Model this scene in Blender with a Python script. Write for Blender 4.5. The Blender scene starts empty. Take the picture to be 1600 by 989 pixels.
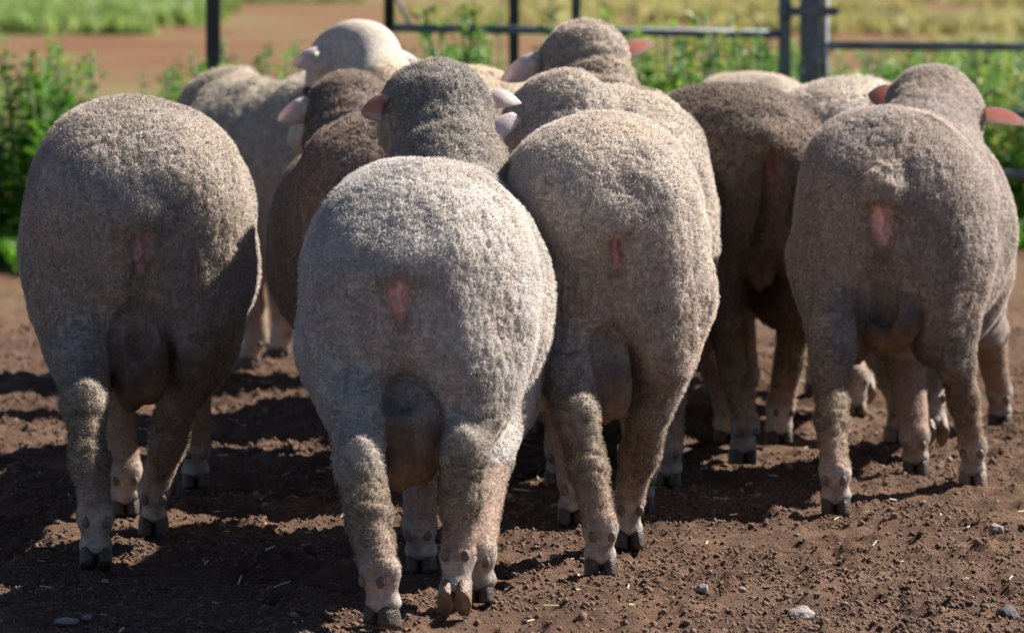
import bpy, bmesh, math, random
import numpy as np
import openvdb
from mathutils import Vector, Matrix
R = math.radians
scene = bpy.context.scene
COL = scene.collection

# ------------------------------------------------------------------ camera, world, sun, exposure
F = 9000.0; CH = 1.2; PITCH = math.atan(704.5 / F); CP, SP = math.cos(PITCH), math.sin(PITCH)
cd = bpy.data.cameras.new('camera'); cam = bpy.data.objects.new('camera', cd); COL.objects.link(cam)
cam.location = (0, 0, CH); cam.rotation_euler = (R(90) - PITCH, 0, 0)
cd.sensor_width = 36; cd.lens = 36 * F / 1600; cd.clip_start = .5; cd.clip_end = 6000
cd.dof.use_dof = True; cd.dof.focus_distance = 9.7; cd.dof.aperture_fstop = 7.5; cd.dof.aperture_blades = 7
scene.camera = cam
SUN_AZ, SUN_EL = 59, 42          # azimuth from +Y (away from camera) towards +X
w = bpy.data.worlds.new('World'); scene.world = w; w.use_nodes = True
nt = w.node_tree; sky = nt.nodes.new('ShaderNodeTexSky'); sky.sky_type = 'NISHITA'; sky.sun_disc = False
sky.sun_elevation = R(SUN_EL); sky.sun_rotation = R(SUN_AZ); sky.altitude = 1200; sky.air_density = .7; sky.dust_density = .3
nt.links.new(sky.outputs[0], nt.nodes['Background'].inputs[0]); nt.nodes['Background'].inputs[1].default_value = .05
sl = bpy.data.lights.new('sun', 'SUN'); sun = bpy.data.objects.new('sun', sl); COL.objects.link(sun)
sl.energy = 5.0; sl.angle = R(.55); sl.color = (1, .94, .86)
sd = Vector((math.sin(R(SUN_AZ)) * math.cos(R(SUN_EL)), math.cos(R(SUN_AZ)) * math.cos(R(SUN_EL)), math.sin(R(SUN_EL))))
sun.rotation_euler = sd.to_track_quat('Z', 'Y').to_euler(); sun.location = (5, 8, 12)
scene.view_settings.view_transform = 'Standard'; scene.view_settings.look = 'None'
scene.view_settings.exposure = 1.2; scene.view_settings.gamma = 1
scene.render.engine = 'CYCLES'
scene.cycles.use_denoising = True
scene.cycles.max_bounces = 6

def ray(px, py):
    x = (px - 800) / F; y = -(py - 494.5) / F
    return np.array([x, CP + y * SP, -SP + y * CP])
def G(px, py, z=0.0):
    r = ray(px, py); t = (z - CH) / r[2]; return np.array([0, 0, CH]) + r * t
def P(px, py, Y):
    r = ray(px, py); t = Y / r[1]; return np.array([0, 0, CH]) + r * t
def XD(px, D, z=.45): return (px - 800) / F * (D * CP + (CH - z) * SP)

# ------------------------------------------------------------------ helpers
def rng(s): return np.random.default_rng(s)
_tab = rng(7).random((64, 64, 64)).astype(np.float32) * 2 - 1
def noise(Pn, s, seed=0):
    """value noise at points, feature size s (float or 3-vector)"""
    q = Pn / np.asarray(s, dtype=np.float32) + seed * 17.31 + 1000
    i = np.floor(q).astype(np.int64); f = (q - i).astype(np.float32); f = f * f * (3 - 2 * f)
    i &= 63; j = (i + 1) & 63
    x0, y0, z0 = i.T; x1, y1, z1 = j.T; fx, fy, fz = f.T
    a = _tab[x0, y0, z0] * (1 - fx) + _tab[x1, y0, z0] * fx; b = _tab[x0, y1, z0] * (1 - fx) + _tab[x1, y1, z0] * fx
    c = _tab[x0, y0, z1] * (1 - fx) + _tab[x1, y0, z1] * fx; d = _tab[x0, y1, z1] * (1 - fx) + _tab[x1, y1, z1] * fx
    return (a * (1 - fy) + b * fy) * (1 - fz) + (c * (1 - fy) + d * fy) * fz
def ss(x, a, b):
    t = np.clip((x - a) / (b - a), 0, 1); return t * t * (3 - 2 * t)

def tag(o, label=None, cat=None, group=None, kind=None):
    if label: o['label'] = label
    if cat: o['category'] = cat
    if group: o['group'] = group
    if kind: o['kind'] = kind
    return o
def empty(name, loc, rz=0):
    o = bpy.data.objects.new(name, None); COL.objects.link(o); o.location = loc; o.rotation_euler = (0, 0, rz)
    o.empty_display_size = .1; return o
def mesh_np(name, V, quads=None, tris=None, mats=(), parent=None, col=None, mat_idx=None, smooth=True):
    me = bpy.data.meshes.new(name)
    nq = 0 if quads is None else len(quads); ntr = 0 if tris is None else len(tris)
    loops = []
    if nq: loops.append(np.asarray(quads).ravel())
    if ntr: loops.append(np.asarray(tris).ravel())
    loops = np.concatenate(loops).astype(np.int32)
    starts = np.concatenate([np.arange(nq) * 4, nq * 4 + np.arange(ntr) * 3]).astype(np.int32)
    me.vertices.add(len(V)); me.vertices.foreach_set('co', np.asarray(V, dtype=np.float32).ravel())
    me.loops.add(len(loops)); me.loops.foreach_set('vertex_index', loops)
    me.polygons.add(nq + ntr); me.polygons.foreach_set('loop_start', starts)
    if mat_idx is not None: me.polygons.foreach_set('material_index', np.asarray(mat_idx, dtype=np.int32))
    me.polygons.foreach_set('use_smooth', np.full(nq + ntr, smooth))
    for m in mats: me.materials.append(m)
    if col is not None:
        a = me.color_attributes.new('Col', 'FLOAT_COLOR', 'POINT')
        c4 = np.ones((len(V), 4), dtype=np.float32); c4[:, :3] = col; a.data.foreach_set('color', c4.ravel())
    me.update(calc_edges=True)
    o = bpy.data.objects.new(name, me); COL.objects.link(o)
    if parent: o.parent = parent
    return o
def from_bm(name, bm, mat, parent=None, smooth=True):
    me = bpy.data.meshes.new(name); bmesh.ops.recalc_face_normals(bm, faces=bm.faces); bm.to_mesh(me); bm.free()
    for p in me.polygons: p.use_smooth = smooth
    for m in (mat if isinstance(mat, (list, tuple)) else [mat]): me.materials.append(m)
    o = bpy.data.objects.new(name, me); COL.objects.link(o)
    if parent: o.parent = parent
    return o

# ------------------------------------------------------------------ materials
def new_mat(name):
    m = bpy.data.materials.new(name); m.use_nodes = True; return m, m.node_tree, m.node_tree.nodes['Principled BSDF']
def simple_mat(name, c, rough=.7, noise_s=None, amp=.3, bump=0, metal=0, bscale=None):
    m, t, b = new_mat(name)
    b.inputs['Roughness'].default_value = rough; b.inputs['Metallic'].default_value = metal
    b.inputs['Base Color'].default_value = (*c, 1)
    if noise_s:
        tc = t.nodes.new('ShaderNodeTexCoord'); n = t.nodes.new('ShaderNodeTexNoise'); n.inputs['Scale'].default_value = noise_s
        n.inputs['Detail'].default_value = 6; t.links.new(tc.outputs['Object'], n.inputs['Vector'])
        r = t.nodes.new('ShaderNodeValToRGB'); r.color_ramp.elements[0].position = .3; r.color_ramp.elements[1].position = .7
        r.color_ramp.elements[0].color = (*[x * (1 - amp) for x in c], 1); r.color_ramp.elements[1].color = (*[min(1, x * (1 + amp)) for x in c], 1)
        t.links.new(n.outputs['Fac'], r.inputs[0]); t.links.new(r.outputs[0], b.inputs['Base Color'])
        if bump:
            n2 = t.nodes.new('ShaderNodeTexNoise'); n2.inputs['Scale'].default_value = bscale or noise_s * 4; n2.inputs['Detail'].default_value = 8
            t.links.new(tc.outputs['Object'], n2.inputs['Vector'])
            bp = t.nodes.new('ShaderNodeBump'); bp.inputs['Strength'].default_value = bump; bp.inputs['Distance'].default_value = .01
            t.links.new(n2.outputs['Fac'], bp.inputs['Height']); t.links.new(bp.outputs[0], b.inputs['Normal'])
    return m
def coat_mat():
    m, t, b = new_mat('sheep_coat'); N = t.nodes; L = t.links
    b.inputs['Roughness'].default_value = .85; b.inputs['Specular IOR Level'].default_value = .25
    at = N.new('ShaderNodeVertexColor'); at.layer_name = 'Col'
    tc = N.new('ShaderNodeTexCoord')
    n = N.new('ShaderNodeTexNoise'); n.inputs['Scale'].default_value = 120; n.inputs['Detail'].default_value = 5; L.new(tc.outputs['Object'], n.inputs['Vector'])
    mr = N.new('ShaderNodeMapRange'); mr.inputs[1].default_value = .3; mr.inputs[2].default_value = .7; mr.inputs[3].default_value = .72; mr.inputs[4].default_value = 1.2
    L.new(n.outputs['Fac'], mr.inputs[0])
    mx = N.new('ShaderNodeMix'); mx.data_type = 'RGBA'; mx.blend_type = 'MULTIPLY'; mx.inputs[0].default_value = 1
    L.new(at.outputs['Color'], mx.inputs[6]); L.new(mr.outputs[0], mx.inputs[7]); L.new(mx.outputs[2], b.inputs['Base Color'])
    mp = N.new('ShaderNodeMapping'); mp.inputs['Scale'].default_value = (1, 1, .4); L.new(tc.outputs['Object'], mp.inputs[0])
    n2 = N.new('ShaderNodeTexNoise'); n2.inputs['Scale'].default_value = 170; n2.inputs['Detail'].default_value = 4; L.new(mp.outputs[0], n2.inputs['Vector'])
    bp = N.new('ShaderNodeBump'); bp.inputs['Strength'].default_value = .5; bp.inputs['Distance'].default_value = .004
    L.new(n2.outputs['Fac'], bp.inputs['Height']); L.new(bp.outputs[0], b.inputs['Normal'])
    return m
def fibre_mat():
    m, t, b = new_mat('wool_fibre'); N = t.nodes; L = t.links; N.remove(b)
    at = N.new('ShaderNodeVertexColor'); at.layer_name = 'Col'
    d = N.new('ShaderNodeBsdfDiffuse'); tr = N.new('ShaderNodeBsdfTranslucent'); mx = N.new('ShaderNodeMixShader'); mx.inputs[0].default_value = .55
    L.new(at.outputs['Color'], d.inputs[0]); L.new(at.outputs['Color'], tr.inputs[0]); L.new(d.outputs[0], mx.inputs[1]); L.new(tr.outputs[0], mx.inputs[2])
    L.new(mx.outputs[0], N['Material Output'].inputs[0]); return m
def leaf_mat(name, c1, c2):
    m, t, b = new_mat(name); N = t.nodes; L = t.links; N.remove(b)
    g = N.new('ShaderNodeNewGeometry'); r = N.new('ShaderNodeValToRGB')
    r.color_ramp.elements[0].color = (*c1, 1); r.color_ramp.elements[1].color = (*c2, 1); L.new(g.outputs['Random Per Island'], r.inputs[0])
    d = N.new('ShaderNodeBsdfPrincipled'); d.inputs['Roughness'].default_value = .45; tr = N.new('ShaderNodeBsdfTranslucent'); mx = N.new('ShaderNodeMixShader'); mx.inputs[0].default_value = .45
    L.new(r.outputs[0], d.inputs['Base Color']); L.new(r.outputs[0], tr.inputs[0]); L.new(d.outputs[0], mx.inputs[1]); L.new(tr.outputs[0], mx.inputs[2])
    L.new(mx.outputs[0], N['Material Output'].inputs[0]); return m
COAT = coat_mat(); FIBRE = fibre_mat()
HOOF = simple_mat('hoof_horn', (.062, .043, .031), .55, 60, .5, .4)
DEW = simple_mat('dewclaw_horn', (.15, .105, .08), .6, 60, .4, .3)
HOOF_PALE = simple_mat('pale_hoof_horn', (.19, .125, .08), .5, 60, .35, .4)
EAR_OUT = simple_mat('ear_hair', (.72, .64, .61), .7, 80, .15, .2)
def ear_in_mat():
    m = simple_mat('ear_skin', (.70, .42, .38), .5, 50, .2, .2); b = m.node_tree.nodes['Principled BSDF']
    b.inputs['Subsurface Weight'].default_value = .15; b.inputs['Subsurface Radius'].default_value = (.02, .006, .004); b.inputs['Subsurface Scale'].default_value = .5
    return m
EAR_IN = ear_in_mat()
for m_, c_ in ((EAR_IN, (.85, .48, .41)), (EAR_OUT, (.75, .58, .53))):
    t_ = m_.node_tree; tr_ = t_.nodes.new('ShaderNodeBsdfTranslucent'); tr_.inputs[0].default_value = (*c_, 1); x_ = t_.nodes.new('ShaderNodeMixShader'); x_.inputs[0].default_value = .35
    t_.links.new(t_.nodes['Principled BSDF'].outputs[0], x_.inputs[1]); t_.links.new(tr_.outputs[0], x_.inputs[2]); t_.links.new(x_.outputs[0], t_.nodes['Material Output'].inputs[0])
TAGM = simple_mat('tag_plastic', (.52, .49, .36), .85, 40, .1)
TAGY = simple_mat('yellow_tag_plastic', (.5, .33, .03), .4, 40, .1)
EYE = simple_mat('eye_gloss', (.03, .02, .01), .1)
STEEL = simple_mat('galvanised_pipe', (.15, .168, .20), .65, 14, .5, .3, metal=.05)
DARKSTEEL = simple_mat('painted_post_steel', (.022, .026, .034), .5, 10, .3, .15)
PALESTEEL = simple_mat('bare_steel_brace', (.45, .44, .42), .4, 10, .2)

# ------------------------------------------------------------------ implicit-surface body builder
class Field:
    def __init__(s, lo, hi, h):
        s.lo = np.array(lo, dtype=np.float32); s.h = h
        s.n = np.ceil((np.array(hi) - s.lo) / h).astype(int) + 1
        s.ax = [s.lo[k] + h * np.arange(s.n[k], dtype=np.float32) for k in range(3)]
        s.d = np.full(s.n, 1.0, dtype=np.float32)
    def _box(s, lo, hi, m):
        a = np.clip(np.floor((np.array(lo) - m - s.lo) / s.h).astype(int), 0, s.n - 1)
        b = np.clip(np.ceil((np.array(hi) + m - s.lo) / s.h).astype(int) + 1, 1, s.n)
        sl_ = tuple(slice(a[k], b[k]) for k in range(3))
        X = s.ax[0][sl_[0]][:, None, None]; Y = s.ax[1][sl_[1]][None, :, None]; Z = s.ax[2][sl_[2]][None, None, :]
        return sl_, X, Y, Z
    def _u(s, sl_, v, k, sub=False):
        o = s.d[sl_]
        if sub:
            hh = np.maximum(k - np.abs(o + v), 0) / k; s.d[sl_] = np.maximum(o, -v) + hh * hh * k * .25
        else:
            hh = np.maximum(k - np.abs(o - v), 0) / k; s.d[sl_] = np.minimum(o, v) - hh * hh * k * .25
    def ell(s, c, r, k=.05, M=None, sub=False):
        c = np.array(c, dtype=np.float32); r = np.array(r, dtype=np.float32); rm = r.max() if M is not None else r
        sl_, X, Y, Z = s._box(c - rm, c + rm, k + .04)
        X = X - c[0]; Y = Y - c[1]; Z = Z - c[2]
        if M is not None:   # rows of M: local axes
            X, Y, Z = [M[i][0] * X + M[i][1] * Y + M[i][2] * Z for i in range(3)]
        k0 = np.sqrt((X / r[0]) ** 2 + (Y / r[1]) ** 2 + (Z / r[2]) ** 2) + 1e-6
        k1 = np.sqrt((X / r[0] ** 2) ** 2 + (Y / r[1] ** 2) ** 2 + (Z / r[2] ** 2) ** 2) + 1e-6
        s._u(sl_, k0 * (k0 - 1) / k1, k, sub)
    def cone(s, a, b, ra, rb, k=.03, sub=False):
        a = np.array(a, dtype=np.float32); b = np.array(b, dtype=np.float32); rm = max(ra, rb)
        sl_, X, Y, Z = s._box(np.minimum(a, b) - rm, np.maximum(a, b) + rm, k + .03)
        ab = b - a; X = X - a[0]; Y = Y - a[1]; Z = Z - a[2]
        t = np.clip((X * ab[0] + Y * ab[1] + Z * ab[2]) / float(ab @ ab), 0, 1)
        v = np.sqrt((X - t * ab[0]) ** 2 + (Y - t * ab[1]) ** 2 + (Z - t * ab[2]) ** 2) - (ra + (rb - ra) * t)
        s._u(sl_, v, k, sub)
    def mesh(s):
        g = openvdb.FloatGrid(1.0); g.copyFromArray(s.d)
        p, q = g.convertToQuads(0.0)
        return (p * s.h + s.lo).astype(np.float32), q[:, ::-1].astype(np.int32)
def seg_t(V, a, b):
    ab = b - a; t = np.clip(((V - a) @ ab) / (ab @ ab), 0, 1); return t, np.linalg.norm(V - a - t[:, None] * ab, axis=1)
def unit(v): v = np.asarray(v, dtype=float); return v / np.linalg.norm(v)

def hoof_mesh(name, M, wid, mat, parent):
    """cloven hoof: two toes; M maps foot-local points to sheep-local"""
    bm = bmesh.new()
    for s in (-1, 1):
        rings = []
        for z, ly0, ly1, wx in ((0, -.029, .034, .0135), (.005, -.030, .036, .0142), (.016, -.030, .028, .0140), (.028, -.028, .018, .0135), (.036, -.022, .010, .011)):
            ring = []
            for k in range(12):
                a = k / 12 * 2 * math.pi; cy = (ly0 + ly1) / 2; ry = (ly1 - ly0) / 2
                yy = cy + ry * math.sin(a); tp = 1 - .45 * max(0, math.sin(a)) ** 1.5
                xx = s * (.0135 + .002 * max(0, math.sin(a))) + wx * math.cos(a) * tp
                ring.append(bm.verts.new(M @ Vector((xx * wid, yy * wid, z * wid))))
            rings.append(ring)
        for a_, b_ in zip(rings, rings[1:]):
            for k in range(12): bm.faces.new((a_[k], a_[(k + 1) % 12], b_[(k + 1) % 12], b_[k]))
        bm.faces.new(rings[0][::-1]); bm.faces.new(rings[-1])
    return from_bm(name, bm, mat, parent)
def nub(name, c, r, mat, parent, sub=2):
    bm = bmesh.new(); bmesh.ops.create_icosphere(bm, subdivisions=sub, radius=1)
    for v in bm.verts: v.co = Vector(c) + Vector([v.co[i] * r[i] for i in range(3)])
    return from_bm(name, bm, mat, parent)
def ear_mesh(base, d, open_n, parent, L=.115, W=.030, tagm=None, tag_t=.42, tag_side=-1, inner=None):
    d = unit(d); on = np.array(open_n, float); on = unit(on - (on @ d) * d); sd_ = np.cross(d, on)
    nu, nv = 14, 9; th = .0022
    def pt(u, v, layer):
        w_ = W * (math.sin(math.pi * (u * .86 + .14)) ** .75) * (1 if u < .98 else .6)
        if u >= 1: w_ = .001
        cup = .38 * w_ * (v * v) * (1 - .35 * u) - .3 * w_
        p = np.array(base) + d * (u * L) + sd_ * (v * w_) * (1 - .12 * v * v) + on * (cup - .010 * math.sin(u * math.pi) + .012 * u * u)
        return p + on * (th * layer * (1 - abs(v) ** 4 * .8) * (1 - u * .6))
    bm = bmesh.new(); g = {}
    for l in (-1, 1):
        for i in range(nu):
            for j in range(nv):
                g[l, i, j] = bm.verts.new(pt(i / (nu - 1), j / (nv - 1) * 2 - 1, l))
    for l in (-1, 1):
        for i in range(nu - 1):
            for j in range(nv - 1):
                f = bm.faces.new((g[l, i, j], g[l, i + 1, j], g[l, i + 1, j + 1], g[l, i, j + 1])); f.material_index = 1 if (l == 1 and 2 <= j <= nv - 4 and i < nu - 4) else 0
    for i in range(nu - 1):
        for j in (0, nv - 1): bm.faces.new((g[-1, i, j], g[-1, i + 1, j], g[1, i + 1, j], g[1, i, j]))
    for j in range(nv - 1):
        for i in (0, nu - 1): bm.faces.new((g[-1, i, j], g[-1, i, j + 1], g[1, i, j + 1], g[1, i, j]))
    e = from_bm('ear', bm, [EAR_OUT, inner or EAR_IN], parent)
    if tagm:
        c = pt(tag_t, 0, 1 if tag_side > 0 else -1) + on * (.0035 * (1 if tag_side > 0 else -1)); rot = Vector(on).to_track_quat('Z', 'Y').to_matrix()
        bm = bmesh.new()
        for (r0, r1, h) in ((.0135, .0125, .003), (.0055, .0045, .0055)):
            bmesh.ops.create_cone(bm, cap_ends=True, segments=20, radius1=r0, radius2=r1, depth=h)
        for v in bm.verts: v.co = Vector(c) + rot @ v.co
        from_bm('ear_tag', bm, tagm, e)
    return e

def fleece_cracks(p, seed):
    p = p + np.stack([noise(p, .03, seed + 51 + k) for k in range(3)], 1) * .006
    a = np.abs(noise(p, (.0105, .013, .044), seed + 31)); b = np.abs(noise(p, (.0085, .010, .018), seed + 33)); c = np.abs(noise(p, (.024, .028, .085), seed + 35))
    g = np.clip(ss(p[:, 2], .62, .42) * .7 + .5 * ss(noise(p, .09, seed + 37), -.5, .4), 0, 1)
    return np.clip(np.clip(1 - a / .24, 0, 1) * (.3 + .8 * g) + np.clip(1 - b / .22, 0, 1) * (.7 - .3 * g) + np.clip(1 - c / .1, 0, 1) * .55, 0, 1)
def fibres(V, Nn, tri, C, Wl, dens, length, width, seed, lay=.45, cell=(.0075, .009, .017), conv=.4, parts=None):
    """short wool fibres gathered into locks; returns verts, quads, tris, colours"""
    r = rng(seed)
    A, B, Cc = V[tri[:, 0]], V[tri[:, 1]], V[tri[:, 2]]
    ar = .5 * np.linalg.norm(np.cross(B - A, Cc - A), axis=1) * np.clip((Wl[tri[:, 0]] + Wl[tri[:, 1]] + Wl[tri[:, 2]]) / 3, 0, 1) ** .5
    n = int(ar.sum() * dens); cs = np.cumsum(ar); f = np.searchsorted(cs, r.random(n) * cs[-1]).clip(0, len(tri) - 1)
    u = r.random(n); v = r.random(n); m = u + v > 1; u[m] = 1 - u[m]; v[m] = 1 - v[m]; wv = 1 - u - v
    def bl(X): 
        X0, X1, X2 = X[tri[f, 0]], X[tri[f, 1]], X[tri[f, 2]]
        return X0 * wv[:, None] + X1 * u[:, None] + X2 * v[:, None] if X.ndim == 2 else X0 * wv + X1 * u + X2 * v
    p = bl(V); nn = bl(Nn); nn /= np.linalg.norm(nn, axis=1)[:, None] + 1e-9; c = bl(C); wl = bl(Wl)
    flow = np.array([0, -.35, -1.0]) + np.stack([noise(p, .09, seed + k) for k in range(3)], 1) * .9
    flow -= (flow * nn).sum(1)[:, None] * nn; flow /= np.linalg.norm(flow, axis=1)[:, None] + 1e-6
    # warped cells -> locks
    wp = p + np.stack([noise(p, .022, seed + 5 + k) for k in range(3)], 1) * .014 + np.stack([noise(p, .009, seed + 15 + k) for k in range(3)], 1) * .005
    ci = np.floor(wp / np.array(cell)).astype(np.int64) + 4000
    key = (ci[:, 0] * 8192 + ci[:, 1]) * 8192 + ci[:, 2]
    uq, inv = np.unique(key, return_inverse=True); nl = len(uq)
    cnt = np.bincount(inv, minlength=nl).astype(float)
    cen = np.stack([np.bincount(inv, p[:, k], nl) / cnt for k in range(3)], 1)
    lk = r.random(nl); lk2 = r.random((nl, 3)) - .5
    ln = length * (.8 + .4 * lk[inv]) * (.75 + .5 * r.random(n)) * np.clip(wl, .15, 1.3)
    ck = fleece_cracks(p, seed)
    ln *= 1 - .85 * np.clip(ck, 0, 1); halo = r.random(n) < .13; ln = np.where(halo, min(length, .005) * 1.8 * np.clip(wl, .15, 1.2), ln)
    dr = nn * (1 - lay * .5) + flow * lay + lk2[inv] * .24 + (r.random((n, 3)) - .5) * .3
    dr /= np.linalg.norm(dr, axis=1)[:, None]
    pull = (cen[inv] - p); pull -= (pull * nn).sum(1)[:, None] * nn
    tip = p + dr * ln[:, None] + pull * conv
    mid = p + nn * (ln * .5)[:, None] + (tip - p) * .22 + pull * conv * .1
    sdv = np.cross(dr, nn + (r.random((n, 3)) - .5) * 1.6); sdv /= np.linalg.norm(sdv, axis=1)[:, None] + 1e-6
    wd = (width * (.7 + .6 * r.random(n)) * np.where(halo, .55, 1))[:, None] * .5
    root = p - nn * .002
    Vv = np.empty((n, 5, 3), dtype=np.float32)
    Vv[:, 0] = root - sdv * wd; Vv[:, 1] = root + sdv * wd; Vv[:, 2] = mid + sdv * wd * .85; Vv[:, 3] = mid - sdv * wd * .85; Vv[:, 4] = tip
    o = (np.arange(n) * 5)[:, None]; Q = o + np.array([[0, 1, 2, 3]]); T = o + np.array([[3, 2, 4]])
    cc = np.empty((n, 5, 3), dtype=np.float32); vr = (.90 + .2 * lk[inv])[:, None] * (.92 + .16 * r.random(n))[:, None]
    for k, s_ in enumerate((.95, .95, 1.0, 1.0, 1.12)): cc[:, k] = c * vr * s_  # roots darker, tips lighter: shade deep in the pile put into the colour
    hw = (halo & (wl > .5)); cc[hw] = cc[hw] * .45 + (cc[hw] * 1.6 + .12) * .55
    return Vv.reshape(-1, 3), Q, T, cc.reshape(-1, 3).clip(0, .9)

# ------------------------------------------------------------------ sheep
def sheep(label, rear, yaw, feet, W=1.0, H=1.0, wool=(.30, .26, .22), head=None, vox=.008, dens=110000, flen=.009, fwid=.0014,
          seed=1, patch=True, patch_c=(.74, .47, .44), scrotum=None, dirty=.5, tuft=0, tail_z=.50, ears=None, hoofs=HOOF, L=1.0, face=(.5, .45, .42), zoff=0, belly=0):
    """rear = (px, D) of the rump's rearmost line; yaw in degrees, + = turned to the right; feet: HL, HR, FL, FR = (px, py, lift, pitch)"""
    yr = -R(yaw); fw = np.array([math.sin(R(yaw)), math.cos(R(yaw))])
    rx = XD(rear[0], rear[1]); c0 = np.array([rx, rear[1]]) + fw * .45 * L
    root = empty('sheep', (c0[0], c0[1], 0), yr)
    tag(root, label, 'sheep', 'mob of shorn rams walking across the yard')
    ca, sa = math.cos(-yr), math.sin(-yr)
    def loc(p):      # world -> local
        x, y = p[0] - c0[0], p[1] - c0[1]
        return np.array([ca * x - sa * y, sa * x + ca * y, p[2]])
    # --- feet
    FT = []
    hipx = .105 * W
    for k, ft in enumerate(feet):
        sx = -1 if k % 2 == 0 else 1; hind = k < 2
        if ft is None:   # default standing foot
            p = np.array([sx * .085 * W, (-.30 if hind else .28) * L, 0.0]); lift, pitch, tw = 0, 0, 0
        else:
            px, py, lift, pitch = ft[:4]; tw = ft[4] if len(ft) > 4 else 0
            p = loc(G(px, py, lift)); p[2] = lift
        Mf = Matrix.Translation(Vector(p)) @ Matrix.Rotation(R(-tw), 4, 'Z') @ Matrix.Translation((0, .03, 0)) @ Matrix.Rotation(R(-pitch), 4, 'X') @ Matrix.Translation((0, -.03, 0))
        FT.append((sx, hind, p, Mf))
    lo = np.array([-.32 * W - .12, -.62 * L, -.01]); hi = np.array([.32 * W + .12, .62 * L, .86 * H])
    for _, _, p, _ in FT: lo = np.minimum(lo, p - .1); hi = np.maximum(hi, p + .1)
    lo[2] = -.01
    hc = None
    if head:
        hc = loc(P(*head['at'])); md = unit(head['muz'])     # muzzle direction, local frame
        # 'muz' in world axes
        md = np.array([ca * md[0] - sa * md[1], sa * md[0] + ca * md[1], md[2]])
    else:
        hc = np.array([0, .80 * L, .42]); md = unit((0, .5, -.8))
    hs = head.get('s', 1.0) if head else 1.0
    lo = np.minimum(lo, hc - .30); hi = np.maximum(hi, hc + .30); lo[2] = max(-.01, min(lo[2], 0)) - .01
    fld = Field(lo, hi, vox)
    z = lambda v: v * H
    fld.ell((0, .08 * L, z(.462 + belly * -.01)), (.203 * W, .38 * L, z(.222)), .06)
    fld.ell((0, -.21 * L, z(.505)), (.166 * W, .25 * L, z(.218)), .06)
    fld.ell((0, .30 * L, z(.455)), (.160 * W, .20 * L, z(.215)), .06)
    for s in (-1, 1):
        fld.ell((s * .080 * W, -.25 * L, z(.44)), (.102 * W, .18 * L, z(.20)), .05)
        fld.ell((s * .066 * W, -.14 * L, z(.565)), (.105 * W, .30 * L, z(.135)), .05)
        fld.ell((s * .085 * W, .30 * L, z(.42)), (.095 * W, .15 * L, z(.19)), .05)
    fet = []; legs = []
    lower = []
    for sx, hind, p, Mf in FT:
        cor = np.array(Mf @ Vector((0, -.008, .046))); fl = np.array(Mf @ Vector((0, -.026, .080)))
        if hind:
            hx = lerp_(sx * hipx, fl[0], .45)
            hock = np.array([hx, lerp_(-.37 * L, fl[1], .5) - .012, max(z(.255), fl[2] + .13) ])
            up = np.array([sx * .096 * W, -.27 * L, z(.43)])
            fld.cone(up, lerp_(up, hock, .6), .098 * W, .052, .03)
            lower.append((lerp_(up, hock, .5), hock, .054, .036, .02)); lower.append((hock, lerp_(hock, fl, .5), .034, .0305, .015)); lower.append((lerp_(hock, fl, .5), fl, .0305, .0255, .015))
        else:
            kn = np.array([lerp_(sx * .085 * W, fl[0], .75), lerp_(.30 * L, fl[1], .7) + .012, max(z(.22), fl[2] + .11)])
            up = np.array([sx * .09 * W, .29 * L, z(.36)])
            fld.cone(up, lerp_(up, kn, .5), .085 * W, .055, .05); fld.cone(lerp_(up, kn, .5), kn, .055, .037, .035)
            hock = kn; lower.append((kn, fl, .036, .028, .02))
        legs.append((hind, hock, fl, cor, p, Mf, sx))
    yb = -.445 * L
    fld.ell((0, yb - .02, z(.265)), (.052, .32, z(.118)), .035, sub=True)
    for lw in lower: fld.cone(*lw)
    for hind, hock, fl, cor, p, Mf, sx in legs:
        if hind: fld.ell(hock + np.array([0, -.022, .006]), (.026, .026, .040), .02)
    for hind, hock, fl, cor, p, Mf, sx in legs:
        fld.ell(fl, (.027, .0255, .026), .012)
        fld.cone(fl, cor, .025, .0225, .012); fld.ell(np.array(Mf @ Vector((0, -.004, .036))), (.0275, .029, .014), .012)
    # neck + head
    nb = np.array([0, .36 * L, z(.50)])
    lat = unit(np.cross(md, (0, 0, 1))); upv = np.cross(lat, md)
    if head and 'roll' in head:
        a = R(head['roll']); lat, upv = lat * math.cos(a) + upv * math.sin(a), upv * math.cos(a) - lat * math.sin(a)
    back = hc - md * .05 * hs - upv * .02
    nr = head.get('neck', .112) if head else .11
    fld.cone(nb, lerp_(nb, back, .55), .135 * W, nr + .008, .05); fld.cone(lerp_(nb, back, .5), back, nr + .008, nr * .93, .04)
    MM = np.stack([lat, md, upv])
    wc = head.get('cap', 1.0) if head else 1
    fld.ell(hc, np.array((.098, .115, .098)) * hs * wc, .04, MM)
    fld.cone(hc + md * .04 - upv * .02, hc + md * .19 * hs - upv * .035, .068 * hs, .040 * hs, .03)
    # rear details
    yb = -.445 * L
    if scrotum:
        sxx, sz, sw, sh = scrotum[:4]; syy = -.405 * L
        fld.cone((sxx, syy + .08, sz + sh), (sxx, syy, sz + .05), sw * .6, sw * .9, .012)
        fld.ell((sxx - sw * .35, syy, sz), (sw * .70, sw * .95, sh * .62), .014); fld.ell((sxx + sw * .35, syy, sz + .008), (sw * .70, sw * .95, sh * .58), .014)
    crease = [(0, yb - .02, z(.33)), (0, yb + .03, z(.46))]
    fld.cone((0, yb + .012, z(.35)), (0, yb - .002, z(tail_z) - .035), .020, .006, .035, sub=True)
    pz = z(tail_z)
    fld.ell((0, yb + (.005 if tuft else .022), pz + .055), (.042, .042, .034), .04)       # docked tail stump
    V, Q = fld.mesh()
    # which vertices are wool / skin
    n = len(V)
    wool_w = np.ones(n, dtype=np.float32); C = np.tile(np.array(wool, dtype=np.float32) * 1.4, (n, 1))
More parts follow.
